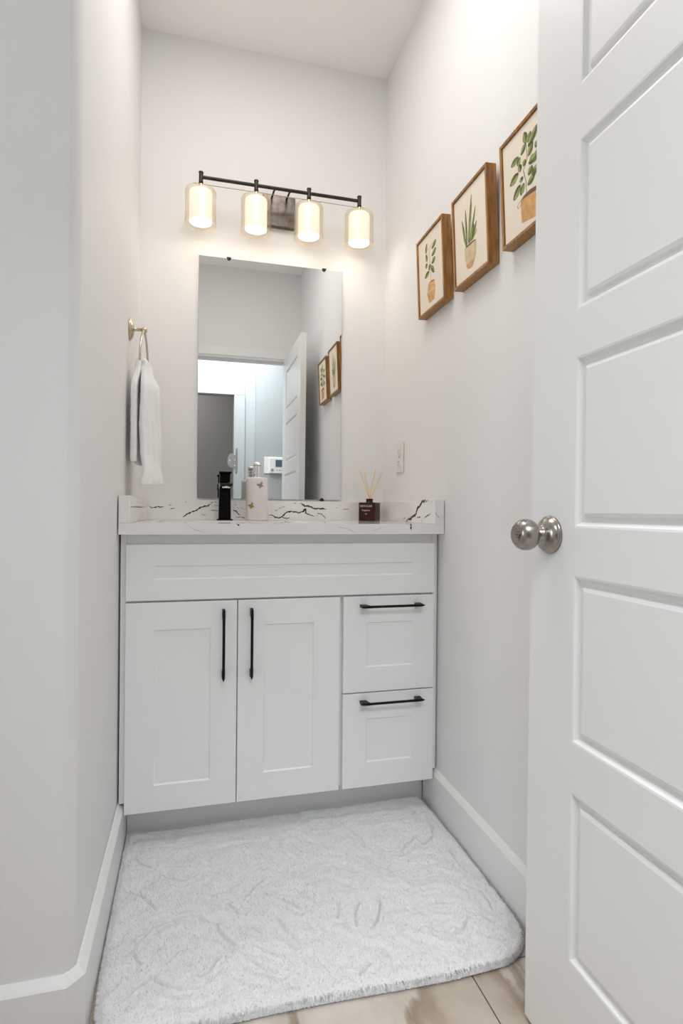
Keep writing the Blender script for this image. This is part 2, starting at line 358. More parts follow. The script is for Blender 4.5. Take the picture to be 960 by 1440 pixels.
# left wall with its rounded outside corner, turning into the wall that faces the door
pl = [(0.001, 0.0), (0.003, -0.57), (0.007, -1.070)]
for k in range(1, 9):
    a = k / 8 * PI / 2
    pl.append((0.007 - 0.022 + 0.022 * math.cos(a), -1.0706 - 0.022 * math.sin(a)))
pl += [(-1.65, -1.0926), (-1.65, -0.97), (-0.12, -0.97), (-0.12, 0.0)]
wl = struct('wall_left', prism(NB(), pl, 2, 0, H), M_wall)
for p in wl.data.polygons:
    if abs(p.normal.z) < 0.5 and 2 <= 2: pass
struct('wall_alcove_end', box(NB(), -1.75, -1.65, -2.076, -0.97, 0, H), M_wall)
# wall behind the camera, with the doorway the camera looks through
rw = NB()
OX0, OX1, OZ = 0.10, 0.868, 2.046
box(rw, -1.75, OX0, -2.076, -1.956, 0, H); box(rw, OX1, 0.94, -2.076, -1.956, 0, H); box(rw, OX0, OX1, -2.076, -1.956, OZ, H)
struct('wall_rear', rw, M_wall)
jb = NB()
box(jb, OX0, OX0 + 0.018, -2.078, -1.954, 0, OZ - 0.018); box(jb, OX1 - 0.018, OX1, -2.078, -1.954, 0, OZ - 0.018); box(jb, OX0, OX1, -2.078, -1.954, OZ - 0.018, OZ)
box(jb, OX0 + 0.018, OX1 - 0.018, -2.03, -2.0, OZ - 0.030, OZ - 0.018)
struct('door_frame', jb, M_trim, bevel=0.0015)
cs = NB()
box(cs, 0.03, 0.90, -1.956, -1.944, OZ - 0.006, OZ + 0.056); box(cs, 0.03, OX0 + 0.006, -1.956, -1.944, 0, OZ - 0.006); 
box(cs, OX1 - 0.006, 0.90, -1.956, -1.944, 0, OZ - 0.006)
struct('trim_1', cs, M_trim, bevel=0.002)

# hall seen through the doorway in the mirror
HY = -3.35
hw = NB()
box(hw, -1.75, -0.42, HY - 0.12, HY, 0, H); box(hw, 0.55, 0.75, HY - 0.12, HY, 0, H); box(hw, -0.42, 0.55, HY - 0.12, HY, 2.045, H)
box(hw, 0.75, 3.0, HY - 0.12, HY + 0.10, 0, H)
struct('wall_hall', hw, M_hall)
hc = NB()
box(hc, -0.51, -0.42, HY, HY + 0.014, 0, 2.04); box(hc, 0.56, 0.65, HY, HY + 0.014, 0, 2.04); box(hc, -0.51, 0.65, HY, HY + 0.004, 2.045, 2.135)
box(hc, 0.548, 0.562, HY - 0.12, HY + 0.016, 0, 2.04)
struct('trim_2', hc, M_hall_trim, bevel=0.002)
dk = NB()
box(dk, -1.75, 1.3, -5.0, -4.9, 0, H); box(dk, 1.2, 1.3, -4.9, HY - 0.12, 0, H); box(dk, -1.75, -1.65, -4.9, HY - 0.12, 0, H)
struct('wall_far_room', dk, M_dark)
bb = NB()
box(bb, 0.65, 0.75, HY, HY + 0.014, 0, 0.136); box(bb, 0.75, 3.0, HY + 0.10, HY + 0.114, 0, 0.136)
struct('baseboard_hall', bb, M_trim, bevel=0.002)

# baseboards: flat face with a sloped top
def base_profile(t=0.015, h=0.1356):
    return [(0, 0), (t, 0), (t, h - 0.014), (t - 0.003, h - 0.010), (0.004, h), (0, h)]
bm = NB()
# right: profile runs along Y, grows towards -X
prism_pts = [(0.940 - a, z) for a, z in base_profile()]
prism(bm, prism_pts, 1, -1.944, -0.449)
struct('baseboard_right', bm, M_trim, bevel=0.001)
bm = NB()
def sweep(bm, path, prof):
    """path: list of (point xy, outward xy scaled for mitre)"""
    rings = [[bm.verts.new((p[0] + o[0] * a, p[1] + o[1] * a, z)) for a, z in prof] for p, o in path]
    n = len(prof)
    for A, B in zip(rings, rings[1:]):
        for i in range(n): bm.faces.new((A[i], A[(i + 1) % n], B[(i + 1) % n], B[i]))
    bm.faces.new(rings[0]); bm.faces.new(rings[-1][::-1])
t22 = math.tan(PI / 8)
sweep(bm, [((0.003, -0.449), (1, 0)), ((0.007, -1.0765), (1, -t22)), ((-0.009, -1.0926), (t22, -1)), ((-1.65, -1.0926), (0, -1))], base_profile(0.0165))
struct('baseboard_left', bm, M_trim, bevel=0.001)

# ------------------------------------------------------------------ the open panel door on the right
DX = 0.8069; DT = 0.035
y_l, y_h, z_b, z_t = -1.2291, -1.9400, 0.010, 2.022
door = bpy.data.objects.new('door_1', None); col.objects.link(door)
door.location = (DX, y_h, z_b); door['kind'] = 'structure'
W_ = y_l - y_h
panels = [(0.203, 0.4806), (0.5619, 0.8369), (0.9155, 1.1956), (1.2742, 1.5534), (1.6428, 1.922)]
yo0, yo1 = y_h + 0.121, y_l - 0.121
def door_face(bm, x, sgn):
    """moulded face at x; sgn = direction into the slab"""
    zs = [z_b] + [z for p in panels for z in p] + [z_t]
    def q(y0, y1, z0, z1, xx=0):
        bm.faces.new([bm.verts.new(v) for v in ((x, y0, z0), (x, y1, z0), (x, y1, z1), (x, y0, z1))])
    q(y_h, yo0, z_b, z_t); q(yo1, y_l, z_b, z_t)
    for i in range(0, len(zs) - 1, 2): q(yo0, yo1, zs[i], zs[i + 1])
    for (a, b_) in panels:
        prof = [(0.0, 0.0), (0.0035, 0.0008), (0.009, 0.0080), (0.0145, 0.0095), (0.0165, 0.0090), (0.0185, 0.0040), (0.024, 0.0022)]
        loops = []
        for ins, dep in prof:
            xx = x + sgn * dep
            loops.append([bm.verts.new(v) for v in ((xx, yo0 + ins, a + ins), (xx, yo1 - ins, a + ins), (xx, yo1 - ins, b_ - ins), (xx, yo0 + ins, b_ - ins))])
        for A, B in zip(loops, loops[1:]):
            for i in range(4): bm.faces.new((A[i], A[(i + 1) % 4], B[(i + 1) % 4], B[i]))
        bm.faces.new(loops[-1])
bm = NB()
door_face(bm, DX, 1); door_face(bm, DX + DT, -1)
for (ya, yb, za, zb) in ((y_h, y_h, z_b, z_t), (y_l, y_l, z_b, z_t), (y_h, y_l, z_b, z_b), (y_h, y_l, z_t, z_t)):
    if ya == yb: bm.faces.new([bm.verts.new(v) for v in ((DX, ya, za), (DX + DT, ya, za), (DX + DT, ya, zb), (DX, ya, zb))])
    else: bm.faces.new([bm.verts.new(v) for v in ((DX, ya, za), (DX + DT, ya, za), (DX + DT, yb, za), (DX, yb, za))])
bmesh.ops.remove_doubles(bm, verts=bm.verts[:], dist=1e-5)
obj('door_slab', bm, M_doorp, door)
def knob(sx, xf, keyed):
    yk, zk = -1.2870, 0.9010
    root = NB()
    lathe(root, (xf, yk, zk), (sx, 0, 0), [(0.0, 0), (0.0330, 0.0), (0.0335, 0.0035), (0.0325, 0.0055), (0.0310, 0.0062), (0.0300, 0.0085), (0.0275, 0.0120), (0.0235, 0.0150), (0.0180, 0.0175), (0.0145, 0.0195), (0.0130, 0.0230), (0.0130, 0.031)], 56)
    k = obj('door_knob_rosette', root, M_nickel, door, smooth=True)
    b2 = NB()
    lathe(b2, (xf, yk, zk), (sx, 0, 0), [(0.0125, 0.029), (0.0185, 0.0325), (0.0240, 0.0375), (0.0268, 0.0440), (0.0272, 0.0500), (0.0262, 0.0560), (0.0235, 0.0620), (0.0190, 0.0665), (0.0160, 0.0680), (0.0130, 0.0665), (0.0095, 0.0650), (0.0, 0.0650)], 56)
    kb = obj('door_knob', b2, M_nickel, door, smooth=True)
    c = NB(); lathe(c, (xf + sx * 0.0645, yk, zk), (sx, 0, 0), [(0.0, 0), (0.0058, 0), (0.0058, 0.0022), (0.0, 0.0022)], 24)
    box(c, xf + sx * 0.0665, xf + sx * 0.0672, yk - 0.0035, yk + 0.0035, zk - 0.0010, zk + 0.0010, 1)
    obj('lock_button', c, [M_nickel, M_slot], kb)
knob(-1, DX, True); knob(1, DX + DT, False)
bm = NB(); box(bm, DX + 0.006, DX + 0.029, y_l - 0.001, y_l + 0.0012, 0.873, 0.929); box(bm, DX + 0.011, DX + 0.024, y_l, y_l + 0.008, 0.893, 0.909)
obj('latch', bm, M_nickel, door, bevel=0.0006)
for hz in (0.22, 1.02, 1.80):
    bm = NB(); lathe(bm, (DX + DT + 0.004, y_h - 0.004, hz - 0.045), (0, 0, 1), [(0.0, 0), (0.0055, 0), (0.0055, 0.09), (0.0, 0.09)], 16)
    box(bm, DX + 0.004, DX + DT + 0.003, y_h - 0.0022, y_h - 0.0002, hz - 0.045, hz + 0.045)
    obj('hinge', bm, M_nickel, door)
door.rotation_euler = (0, 0.0045, 0)
door.location.x -= 0.0042

# ------------------------------------------------------------------ vanity
vx0, vx1 = 0.0075, 0.9350
yf = -0.521                      # carcass face; door fronts lie on it
van = thing('bathroom_vanity', 'white shaker vanity cabinet with black bar handles under the quartz countertop', 'vanity', ((vx0 + vx1) / 2, -0.25, 0))
bm = NB()
box(bm, vx0, vx0 + 0.016, yf - 0.004, -0.004, 0.1365, 0.870); box(bm, vx1 - 0.016, vx1, yf - 0.004, -0.004, 0.1365, 0.870)
box(bm, vx0 + 0.016, vx1 - 0.016, yf + 0.0, yf + 0.018, 0.1150, 0.870)
box(bm, vx0 + 0.016, vx1 - 0.016, yf + 0.018, -0.004, 0.1150, 0.133)
box(bm, vx0 + 0.016, vx1 - 0.016, -0.02, -0.004, 0.133, 0.870)
obj('carcass', bm, M_cab, van, bevel=0.0008)
bm = NB(); box(bm, 0.0205, 0.9235, -0.4480, -0.430, 0.0, 0.1145)
obj('toe_kick', bm, M_cab, van)

def shaker(name, x0, x1, z0, z1, ins, parent, t=0.0185):
    """slab front with a shallow recessed centre panel; ins = (left, right, bottom, top)"""
    yb = yf - 0.0008; y0 = yb - t
    bm = NB()
    L_, R_, B_, T_ = ins
    def rect(y, a, b_, c, d): return [bm.verts.new(v) for v in ((a, y, c), (b_, y, c), (b_, y, d), (a, y, d))]
    r = 0.0012
    loops = [rect(yb, x0, x1, z0, z1), rect(y0 + r, x0, x1, z0, z1), rect(y0, x0 + r, x1 - r, z0 + r, z1 - r),
             rect(y0, x0 + L_, x1 - R_, z0 + B_, z1 - T_),
             rect(y0 + 0.0040, x0 + L_ + 0.0035, x1 - R_ - 0.0035, z0 + B_ + 0.0035, z1 - T_ - 0.0035)]
    for A, B in zip(loops, loops[1:]):
        for i in range(4): bm.faces.new((A[i], A[(i + 1) % 4], B[(i + 1) % 4], B[i]))
    bm.faces.new(loops[0]); bm.faces.new(loops[-1])
    return obj(name, bm, M_cab, parent)

def pull(parent, a, b_, yface):
    """slim black bar pull between end points a and b, with flattened tapering feet on the face"""
    a = Vector(a); b_ = Vector(b_); d = (b_ - a).normalized(); L = (b_ - a).length
    yfc = yface
    s = Vector((0, 0, 1)).cross(Vector((0, 1, 0))) if abs(d.z) > 0.5 else Vector((0, 0, 1))
    bm = NB()
    # bar: rounded flat profile, pointed at both ends
    prof = [(0.0, 0.0012), (0.005, 0.0028), (0.012, 0.0040), (0.024, 0.0042), (0.040, 0.0039), (L - 0.040, 0.0039), (L - 0.024, 0.0042), (L - 0.012, 0.0040), (L - 0.005, 0.0028), (L, 0.0012)]
    rings = []
    for t, w in prof:
        c = a + d * t; c.y = yfc - 0.027 + (0.0015 if t < 0.001 or t > L - 0.001 else 0)
        rings.append([bm.verts.new(c + s * (w * math.cos(2 * PI * k / 12)) + Vector((0, 1, 0)) * (0.0036 * math.sin(2 * PI * k / 12))) for k in range(12)])
    for A, B in zip(rings, rings[1:]):
        for k in range(12): bm.faces.new((A[k], A[(k + 1) % 12], B[(k + 1) % 12], B[k]))
    bm.faces.new(rings[0]); bm.faces.new(rings[-1][::-1])
    for e in (0.0, 1.0):
        g = 1 if e == 0 else -1
        o_ = a if e == 0 else b_
        lo = [(0.004, 0.0), (0.024, 0.0), (0.030, 0.027), (0.006, 0.027)]   # along the bar, off the face
        A = []; B = []
        for t, h in lo:
            c = o_ + d * (g * t); c.y = yfc - h
            A.append(bm.verts.new(c + s * 0.0040)); B.append(bm.verts.new(c - s * 0.0040))
        bm.faces.new(A); bm.faces.new(B[::-1])
        for i in range(4): bm.faces.new((A[i], B[i], B[(i + 1) % 4], A[(i + 1) % 4]))
    return obj('handle', bm, M_black, parent, bevel=0.0012)

yfront = yf - 0.0193
fx0, fx1 = 0.0224, 0.9205
shaker('false_drawer_front', fx0, fx1, 0.6893, 0.8426, (0.074, 0.071, 0.057, 0.058), van)
dl = shaker('door', fx0, 0.3192, 0.1117, 0.6834, (0.0745, 0.0715, 0.072, 0.0745), van)
dr = shaker('door', 0.3222, 0.6198, 0.1117, 0.6834, (0.0735, 0.0785, 0.0765, 0.0705), van)
d1 = shaker('drawer', 0.6306, fx1, 0.3965, 0.6834, (0.073, 0.0715, 0.0745, 0.078), van)
d2 = shaker('drawer', 0.6306, fx1, 0.1117, 0.3925, (0.073, 0.0715, 0.0735, 0.0765), van)
pull(dl, (0.2818, 0, 0.4640), (0.2818, 0, 0.6650), yfront)
pull(dr, (0.3592, 0, 0.4645), (0.3592, 0, 0.6655), yfront)
pull(d1, (0.6760, 0, 0.6560), (0.8785, 0, 0.6560), yfront)
pull(d2, (0.6780, 0, 0.3690), (0.8800, 0, 0.3690), yfront)

# ------------------------------------------------------------------ countertop with splashes, undermount sink
ZC = 0.9016; YD = -0.5678
cx0, cx1 = 0.0065, 0.9375
ct = thing('countertop', 'white quartz countertop with cracked black veins and a low splash on three sides', 'countertop', (0.47, -0.28, 0.871))
bm = NB()
sx0, sx1, sy0, sy1 = 0.30 - 0.21, 0.30 + 0.21, -0.47, -0.165
for b4 in ((cx0, sx0, YD, -0.001), (sx1, cx1, YD, -0.001), (sx0, sx1, YD, sy0), (sx0, sx1, sy1, -0.001)):
    box(bm, b4[0], b4[1], b4[2], b4[3], 0.8712, ZC)
bmesh.ops.remove_doubles(bm, verts=bm.verts[:], dist=1e-5)
def top3(u, v): return (u, v, ZC + 0.00015)
def front3(u, v): return (u, YD - 0.00015, v)
def back3(u, v): return (u, -0.0285 - 0.00015, v)
def right3(u, v): return (0.9090 - 0.00015, u, v)
def left3(u, v): return (0.0350 + 0.00015, u, v)
for l in VT_LINES: ribbon(bm, l, 0.0065, top3, 1, rng)
for l in VF_LINES: ribbon(bm, l, 0.0045, front3, 1, rng)
for l in [[(0.60, 0.893), (0.63, 0.888), (0.66, 0.874)], [(0.18, 0.898), (0.20, 0.885), (0.23, 0.876)], [(0.71, 0.880), (0.745, 0.893)]]: ribbon(bm, l, 0.0012, front3, 2, rng)
obj('counter_slab', bm, [M_quartz, M_vein, M_greyvein], ct)
ZS = 0.9749
bm = NB(); box(bm, 0.0350, 0.9090, -0.0285, -0.0015, ZC + 0.0003, ZS)
for i, l in enumerate(V_LINES):
    L = sum(math.dist(a, b_) for a, b_ in zip(l, l[1:]))
    ribbon(bm, l, 0.0056 if L > 0.07 else (0.0036 if L > 0.03 else 0.0022), back3, 1, rng, 0.35)
obj('back_splash', bm, [M_quartz, M_vein], ct)
bm = NB(); box(bm, 0.9090, cx1, YD, -0.0015, ZC + 0.0003, ZS)
for i, l in enumerate(VR_LINES): ribbon(bm, l, 0.0080 if i == 0 else 0.0042, right3, 1, rng, 0.5)
def rend3(u, v): return (u, YD - 0.00015, v)
ribbon(bm, [(0.910, 0.938), (0.913, 0.929), (0.918, 0.924), (0.925, 0.918)], 0.0012, rend3, 1, rng)
obj('side_splash', bm, [M_quartz, M_vein], ct, bevel=0.0008)
bm = NB(); box(bm, cx0, 0.0350, YD, -0.0015, ZC + 0.0003, ZS)
for i, l in enumerate(VL_LINES): ribbon(bm, l, 0.0020, left3, 1, rng, 0.5)
obj('side_splash', bm, [M_quartz, M_vein], ct, bevel=0.0008)
# sink bowl
sk = thing('sink', 'white undermount sink bowl set below the countertop opening', 'sink', (0.30, -0.32, 0.74))
bm = NB()
loops = []
for ins, z in ((-0.012, 0.8705), (0.0, 0.8705), (0.004, 0.84), (0.014, 0.79), (0.045, 0.760), (0.12, 0.748)):
    loops.append([bm.verts.new((x, y, z)) for x, y in ((sx0 + ins, sy0 + ins), (sx1 - ins, sy0 + ins), (sx1 - ins, sy1 - ins), (sx0 + ins, sy1 - ins))])
for A, B in zip(loops, loops[1:]):
    for i in range(4): bm.faces.new((A[i], A[(i + 1) % 4], B[(i + 1) % 4], B[i]))
bm.faces.new(loops[-1])
so = obj('bowl', bm, M_ceramic, sk); md = so.modifiers.new('s', 'SOLIDIFY'); md.thickness = 0.006; md.offset = 1
bm = NB(); lathe(bm, (0.30, -0.3175, 0.7535), (0, 0, 1), [(0.0, 0), (0.022, 0), (0.022, 0.002), (0.012, 0.0015), (0, 0.0015)], 24); obj('drain', bm, M_chrome, sk)

# ------------------------------------------------------------------ faucet
fy = -0.088; fx = 0.3035
fc = thing('faucet', 'tall square black faucet standing at the back of the counter before the mirror', 'faucet', (fx, fy, ZC))
bm = NB(); box(bm, fx - 0.0275, fx + 0.0275, fy - 0.027, fy + 0.027, ZC + 0.0003, ZC + 0.0045); obj('base_plate', bm, M_blackg, fc, bevel=0.001)
bm = NB()
A = [bm.verts.new((fx + sx * 0.0215, fy + sy * 0.020, ZC + 0.0045)) for sx, sy in ((-1, -1), (1, -1), (1, 1), (-1, 1))]
B = [bm.verts.new((fx + sx * 0.0195, fy + sy * 0.018, ZC + 0.120)) for sx, sy in ((-1, -1), (1, -1), (1, 1), (-1, 1))]
for i in range(4): bm.faces.new((A[i], A[(i + 1) % 4], B[(i + 1) % 4], B[i]))
bm.faces.new(A[::-1]); bm.faces.new(B)
obj('faucet_body', bm, M_blackg, fc, bevel=0.0025)
bm = NB()
# spout: flat-topped, opening faces down and forward
prism(bm, [(fy + 0.018, ZC + 0.112), (fy + 0.018, ZC + 0.1355), (fy - 0.120, ZC + 0.128), (fy - 0.124, ZC + 0.1200), (fy - 0.105, ZC + 0.1175), (fy - 0.018, ZC + 0.112)], 0, fx - 0.0215, fx + 0.0215)
obj('spout', bm, M_blackg, fc, bevel=0.0018)
bm = NB(); lathe(bm, (fx, fy - 0.108, ZC + 0.1185), (0, 0, -1), [(0.0, -0.001), (0.0135, -0.001), (0.0135, 0.006), (0.0105, 0.0075), (0.0, 0.0075)], 32); obj('aerator', bm, M_chrome, fc, smooth=True)
bm = NB(); box(bm, fx - 0.0185, fx + 0.0185, fy - 0.0185, fy + 0.0165, ZC + 0.136, ZC + 0.166)
obj('cartridge_block', bm, M_blackg, fc, bevel=0.002)
bm = NB(); box(bm, fx - 0.0215, fx + 0.0215, fy - 0.045, fy + 0.020, ZC + 0.166, ZC + 0.1725); obj('lever', bm, M_blackg, fc, bevel=0.0015)
bm = NB(); lathe(bm, (fx - 0.004, fy + 0.026, ZC + 0.004), (0, 0, 1), [(0.0, 0), (0.0022, 0), (0.0022, 0.132), (0.0038, 0.133), (0.0038, 0.143), (0.0, 0.144)], 16); obj('drain_rod', bm, M_blackg, fc)

# ------------------------------------------------------------------ soap dispenser
sx_, sy_ = 0.4160, -0.118
sd = thing('soap_dispenser', 'white ceramic soap dispenser with butterfly charms and chrome pump beside the faucet', 'soap dispenser', (sx_, sy_, ZC))
bm = NB(); lathe(bm, (sx_, sy_, ZC + 0.0003), (0, 0, 1), [(0.0, 0), (0.0375, 0), (0.0395, 0.002), (0.0400, 0.006), (0.0395, 0.145), (0.0385, 0.1515), (0.0365, 0.1535), (0.016, 0.1540), (0.0, 0.1540)], 64)
obj('bottle', bm, M_ceramic, sd, smooth=True)
bm = NB()
zt = ZC + 0.1543
prof = [(0.0, 0)]
for k in range(4):
    z_ = k * 0.0105; prof += [(0.0158, z_), (0.0158, z_ + 0.0030), (0.0142, z_ + 0.0038), (0.0142, z_ + 0.0098)]
prof += [(0.0120, 0.0425), (0.0, 0.0425)]
lathe(bm, (sx_, sy_, zt), (0, 0, 1), prof, 32)
pc = obj('pump_collar', bm, M_chrome, sd, smooth=False, bevel=0.0005)
bm = NB(); lathe(bm, (sx_, sy_, zt + 0.0427), (0, 0, 1), [(0.0, 0), (0.0152, 0), (0.0158, 0.002), (0.0158, 0.0095), (0.0140, 0.0115), (0.0, 0.0115)], 32)
prism(bm, [(sy_ - 0.013, zt + 0.045), (sy_ - 0.013, zt + 0.052), (sy_ - 0.038, zt + 0.048), (sy_ - 0.040, zt + 0.041), (sy_ - 0.036, zt + 0.0415)], 0, sx_ - 0.0045, sx_ + 0.0045)
obj('pump_head', bm, M_chrome, sd, bevel=0.0012)
def butterfly(cx, cz, s, M, ang0, parent):
    """relief butterfly wrapped on the bottle; ang0 = direction it faces, s = size"""
    bm = NB(); rr = 0.0398
    def wrap(u, v, h): 
        a = ang0 + u / rr
        return (sx_ + math.sin(a) * (rr + h), sy_ - math.cos(a) * (rr + h), cz + v)
    rot = 0.5
    def blob(cu, cv, ru, rv, tilt, h=0.0018):
        n = 14; c = bm.verts.new(wrap(*rotp(cu, cv), h)); ring = []; low = []
        for k in range(n):
            a = 2 * PI * k / n; u0 = math.cos(a) * ru; v0 = math.sin(a) * rv
            u1 = cu + u0 * math.cos(tilt) - v0 * math.sin(tilt); v1 = cv + u0 * math.sin(tilt) + v0 * math.cos(tilt)
            ring.append(bm.verts.new(wrap(*rotp(u1, v1), h * 0.6))); low.append(bm.verts.new(wrap(*rotp(u1, v1), -0.0006)))
        for k in range(n):
            j = (k + 1) % n
            bm.faces.new((c, ring[k], ring[j])); bm.faces.new((ring[k], low[k], low[j], ring[j]))
    def rotp(u, v): return (u * math.cos(rot) * s - v * math.sin(rot) * s, u * math.sin(rot) * s + v * math.cos(rot) * s)
    blob(0.45, 0.35, 0.50, 0.30, 0.7); blob(-0.45, 0.35, 0.50, 0.30, -0.7)
    blob(0.34, -0.32, 0.34, 0.24, -0.7); blob(-0.34, -0.32, 0.34, 0.24, 0.7); blob(0, 0, 0.09, 0.55, 0, 0.0026)
    return obj('butterfly_charm', bm, M, parent)
butterfly(0, ZC + 0.1250, 0.0130, M_pewter, 0.20, sd)
butterfly(0, ZC + 0.0520, 0.0130, M_gold, -0.62, sd)
butterfly(0, ZC + 0.1000, 0.0140, M_gold, 3.55, sd)

# ------------------------------------------------------------------ reed diffuser
qx, qy, ang = 0.8450, -0.1000, math.radians(-37)
df = thing('reed_diffuser', 'dark red glass reed diffuser with four wooden reeds at the right end of counter', 'reed diffuser', (qx, qy, ZC))
ca, sa = math.cos(ang), math.sin(ang)
def rot2(a, b_): return (qx + a * ca - b_ * sa, qy + a * sa + b_ * ca)
bm = NB(); hw2 = 0.0330
def rb(bm, h, z0, z1):
    pts = []
    for cx_, cy_, a0 in ((h - 0.006, -h + 0.006, -PI / 2), (h - 0.006, h - 0.006, 0), (-h + 0.006, h - 0.006, PI / 2), (-h + 0.006, -h + 0.006, PI)):
        for k in range(4):
            a = a0 + k / 3 * PI / 2; pts.append(rot2(cx_ + 0.006 * math.cos(a), cy_ + 0.006 * math.sin(a)))
    prism(bm, pts, 2, z0, z1)
rb(bm, hw2, ZC + 0.0003, ZC + 0.0700)
lathe(bm, (qx, qy, ZC + 0.0700), (0, 0, 1), [(0.0, 0), (0.0145, 0), (0.0130, 0.003), (0.0125, 0.010), (0.0145, 0.0115), (0.0145, 0.0145), (0.0105, 0.0145), (0.0100, 0.006), (0.0, 0.006)], 32)
obj('bottle', bm, M_redglass, df, bevel=0.0015)
fr_ = Vector((ca, sa, 0)); fo = Vector((sa, -ca, 0))
def tx(n, s, size, z, dx=0): 
    o_ = Vector((qx, qy, 0)) + fo * (hw2 + 0.0002) + fr_ * dx; text_part(n, s, size, M_print, df, (fr_, (0, 0, 1), fo), (o_.x, o_.y, z))
tx('lettering', 'SERYLCAR', 0.0105, ZC + 0.0560, -0.002); tx('lettering', 'Fragrance', 0.0082, ZC + 0.0405, -0.002); tx('lettering', 'Oil', 0.0066, ZC + 0.0270, -0.002)
for a_, t_ in (((-0.004, 0.004), (-0.0375, 0.012, 0.192)), ((0.0, 0.006), (-0.0150, 0.020, 0.184)), ((0.003, -0.004), (0.0190, -0.012, 0.196)), ((0.005, 0.0), (0.0480, -0.004, 0.186))):
    bm = NB(); tube(bm, [(qx + a_[0] * -0.8, qy - a_[1], ZC + 0.071), (qx + t_[0], qy + t_[1], ZC + t_[2])], 0.0017, 8); obj('reed', bm, M_reed, df)

# ------------------------------------------------------------------ mirror
mx0, mx1, mz0, mz1 = 0.2070, 0.7537, 0.9815, 1.8795
mr = thing('mirror', 'frameless rectangular wall mirror between the light fixture and the back splash', 'mirror', ((mx0 + mx1) / 2, -0.004, mz0))
bm = NB(); box(bm, mx0, mx1, -0.0062, -0.0012, mz0, mz1)
M_medge = mat('mirror_edge', (0.16, 0.18, 0.17), 0.2, metal=0.3)
mo = obj('mirror_glass', bm, [M_medge, M_mirror], mr)
for p in mo.data.polygons:
    if p.normal.y < -0.9: p.material_index = 1
for cxm, top in ((0.3155, 1), (0.6800, 1), (0.6790, 0)):
    bm = NB(); zc_ = mz1 if top else mz0; sg = 1 if top else -1
    prism(bm, [(cxm - 0.009, zc_ + sg * 0.004), (cxm + 0.009, zc_ + sg * 0.004), (cxm + 0.007, zc_ - sg * 0.003), (cxm + 0.003, zc_ - sg * 0.007), (cxm - 0.003, zc_ - sg * 0.007), (cxm - 0.007, zc_ - sg * 0.003)], 1, -0.0098, -0.0065)
    lathe(bm, (cxm, -0.0065, zc_ + sg * 0.003), (0, 1, 0), [(0, 0), (0.003, 0), (0.003, 0.0064), (0, 0.0064)], 12)
    obj('mirror_clip', bm, M_bronze, mr, bevel=0.0008)

# ------------------------------------------------------------------ vanity light
lx = [0.2114, 0.4050, 0.5986, 0.7922]; LY = -0.105; ZT = 2.1290
vl = thing('vanity_light', 'four-shade bronze bar light fixture glowing above the mirror', 'light fixture', (0.5, 0.0, 2.075))
bm = NB(); box(bm, 0.4380, 0.5620, -0.0210, -0.0012, 2.016, 2.136); obj('back_plate', bm, M_plate, vl, bevel=0.0025)
bm = NB(); lathe(bm, (0.2114, LY, 2.1110), (1, 0, 0), [(0.0, 0), (0.0060, 0), (0.0060, 0.5808), (0.0, 0.5808)], 20); obj('bar', bm, M_bronze, vl, smooth=False)
bm = NB(); lathe(bm, (0.185, LY + 0.004, 2.0885), (1, 0, 0), [(0.0, 0), (0.0014, 0), (0.0014, 0.630), (0.0, 0.630)], 10); obj('wire_rod', bm, M_brass, vl)
for ax_ in (0.472, 0.528):
    bm = NB(); tube(bm, [(ax_, -0.019, 2.1240), (ax_, LY + 0.02, 2.1130), (ax_, LY, 2.1060)], 0.0036, 12); obj('arm', bm, M_bronze, vl)
for x in lx:
    bm = NB(); lathe(bm, (x, LY, ZT), (0, 0, -1), [(0.0, 0), (0.0078, 0), (0.0086, 0.0015), (0.0086, 0.0035), (0.0074, 0.005), (0.0074, 0.0340), (0.0080, 0.0350), (0.0080, 0.038), (0.0, 0.038)], 24)
    st = obj('post', bm, M_bronze, vl)
    bm = NB(); lathe(bm, (x, LY, 2.0650), (0, 0, 1), [(0.0, 0), (0.0240, 0), (0.0245, 0.0015), (0.0240, 0.003), (0.0060, 0.004), (0.0050, 0.0225), (0.0, 0.0225)], 32)
    obj('shade_holder', bm, M_brass, vl)
    bm = NB(); lathe(bm, (x, LY, 2.0640), (0, 0, -1), [(0.010, 0.0), (0.046, 0.0), (0.0515, 0.0025), (0.0540, 0.0080), (0.0540, 0.1200), (0.0546, 0.1214), (0.0534, 0.1222)], 64, caps=False)
    obj('glass_shade', bm, M_glass, vl, smooth=True)
    bm = NB(); lathe(bm, (x, LY, 2.0605), (0, 0, -1), [(0.010, 0.0), (0.033, 0.0), (0.0380, 0.0025), (0.0395, 0.0070), (0.0395, 0.1080), (0.0386, 0.1090), (0.0374, 0.1080), (0.0374, 0.0080), (0.035, 0.0040), (0.010, 0.0025)], 56, caps=False)
    obj('opal_shade', bm, M_opal, vl, smooth=True)
    bm = NB(); lathe(bm, (x, LY, 2.0570), (0, 0, -1), [(0.0, 0), (0.012, 0.0), (0.012, 0.018), (0.0145, 0.028), (0.0190, 0.045), (0.0180, 0.058), (0.0110, 0.068), (0.0, 0.072)], 24)
    obj('bulb', bm, M_bulb, vl, smooth=True)
    pl_ = bpy.data.lights.new('shade_glow', 'POINT'); pl_.energy = BULB; pl_.color = (1.0, 0.91, 0.80); pl_.shadow_soft_size = 0.03
    po = bpy.data.objects.new('shade_glow', pl_); col.objects.link(po); po.location = (x, LY, 1.960)

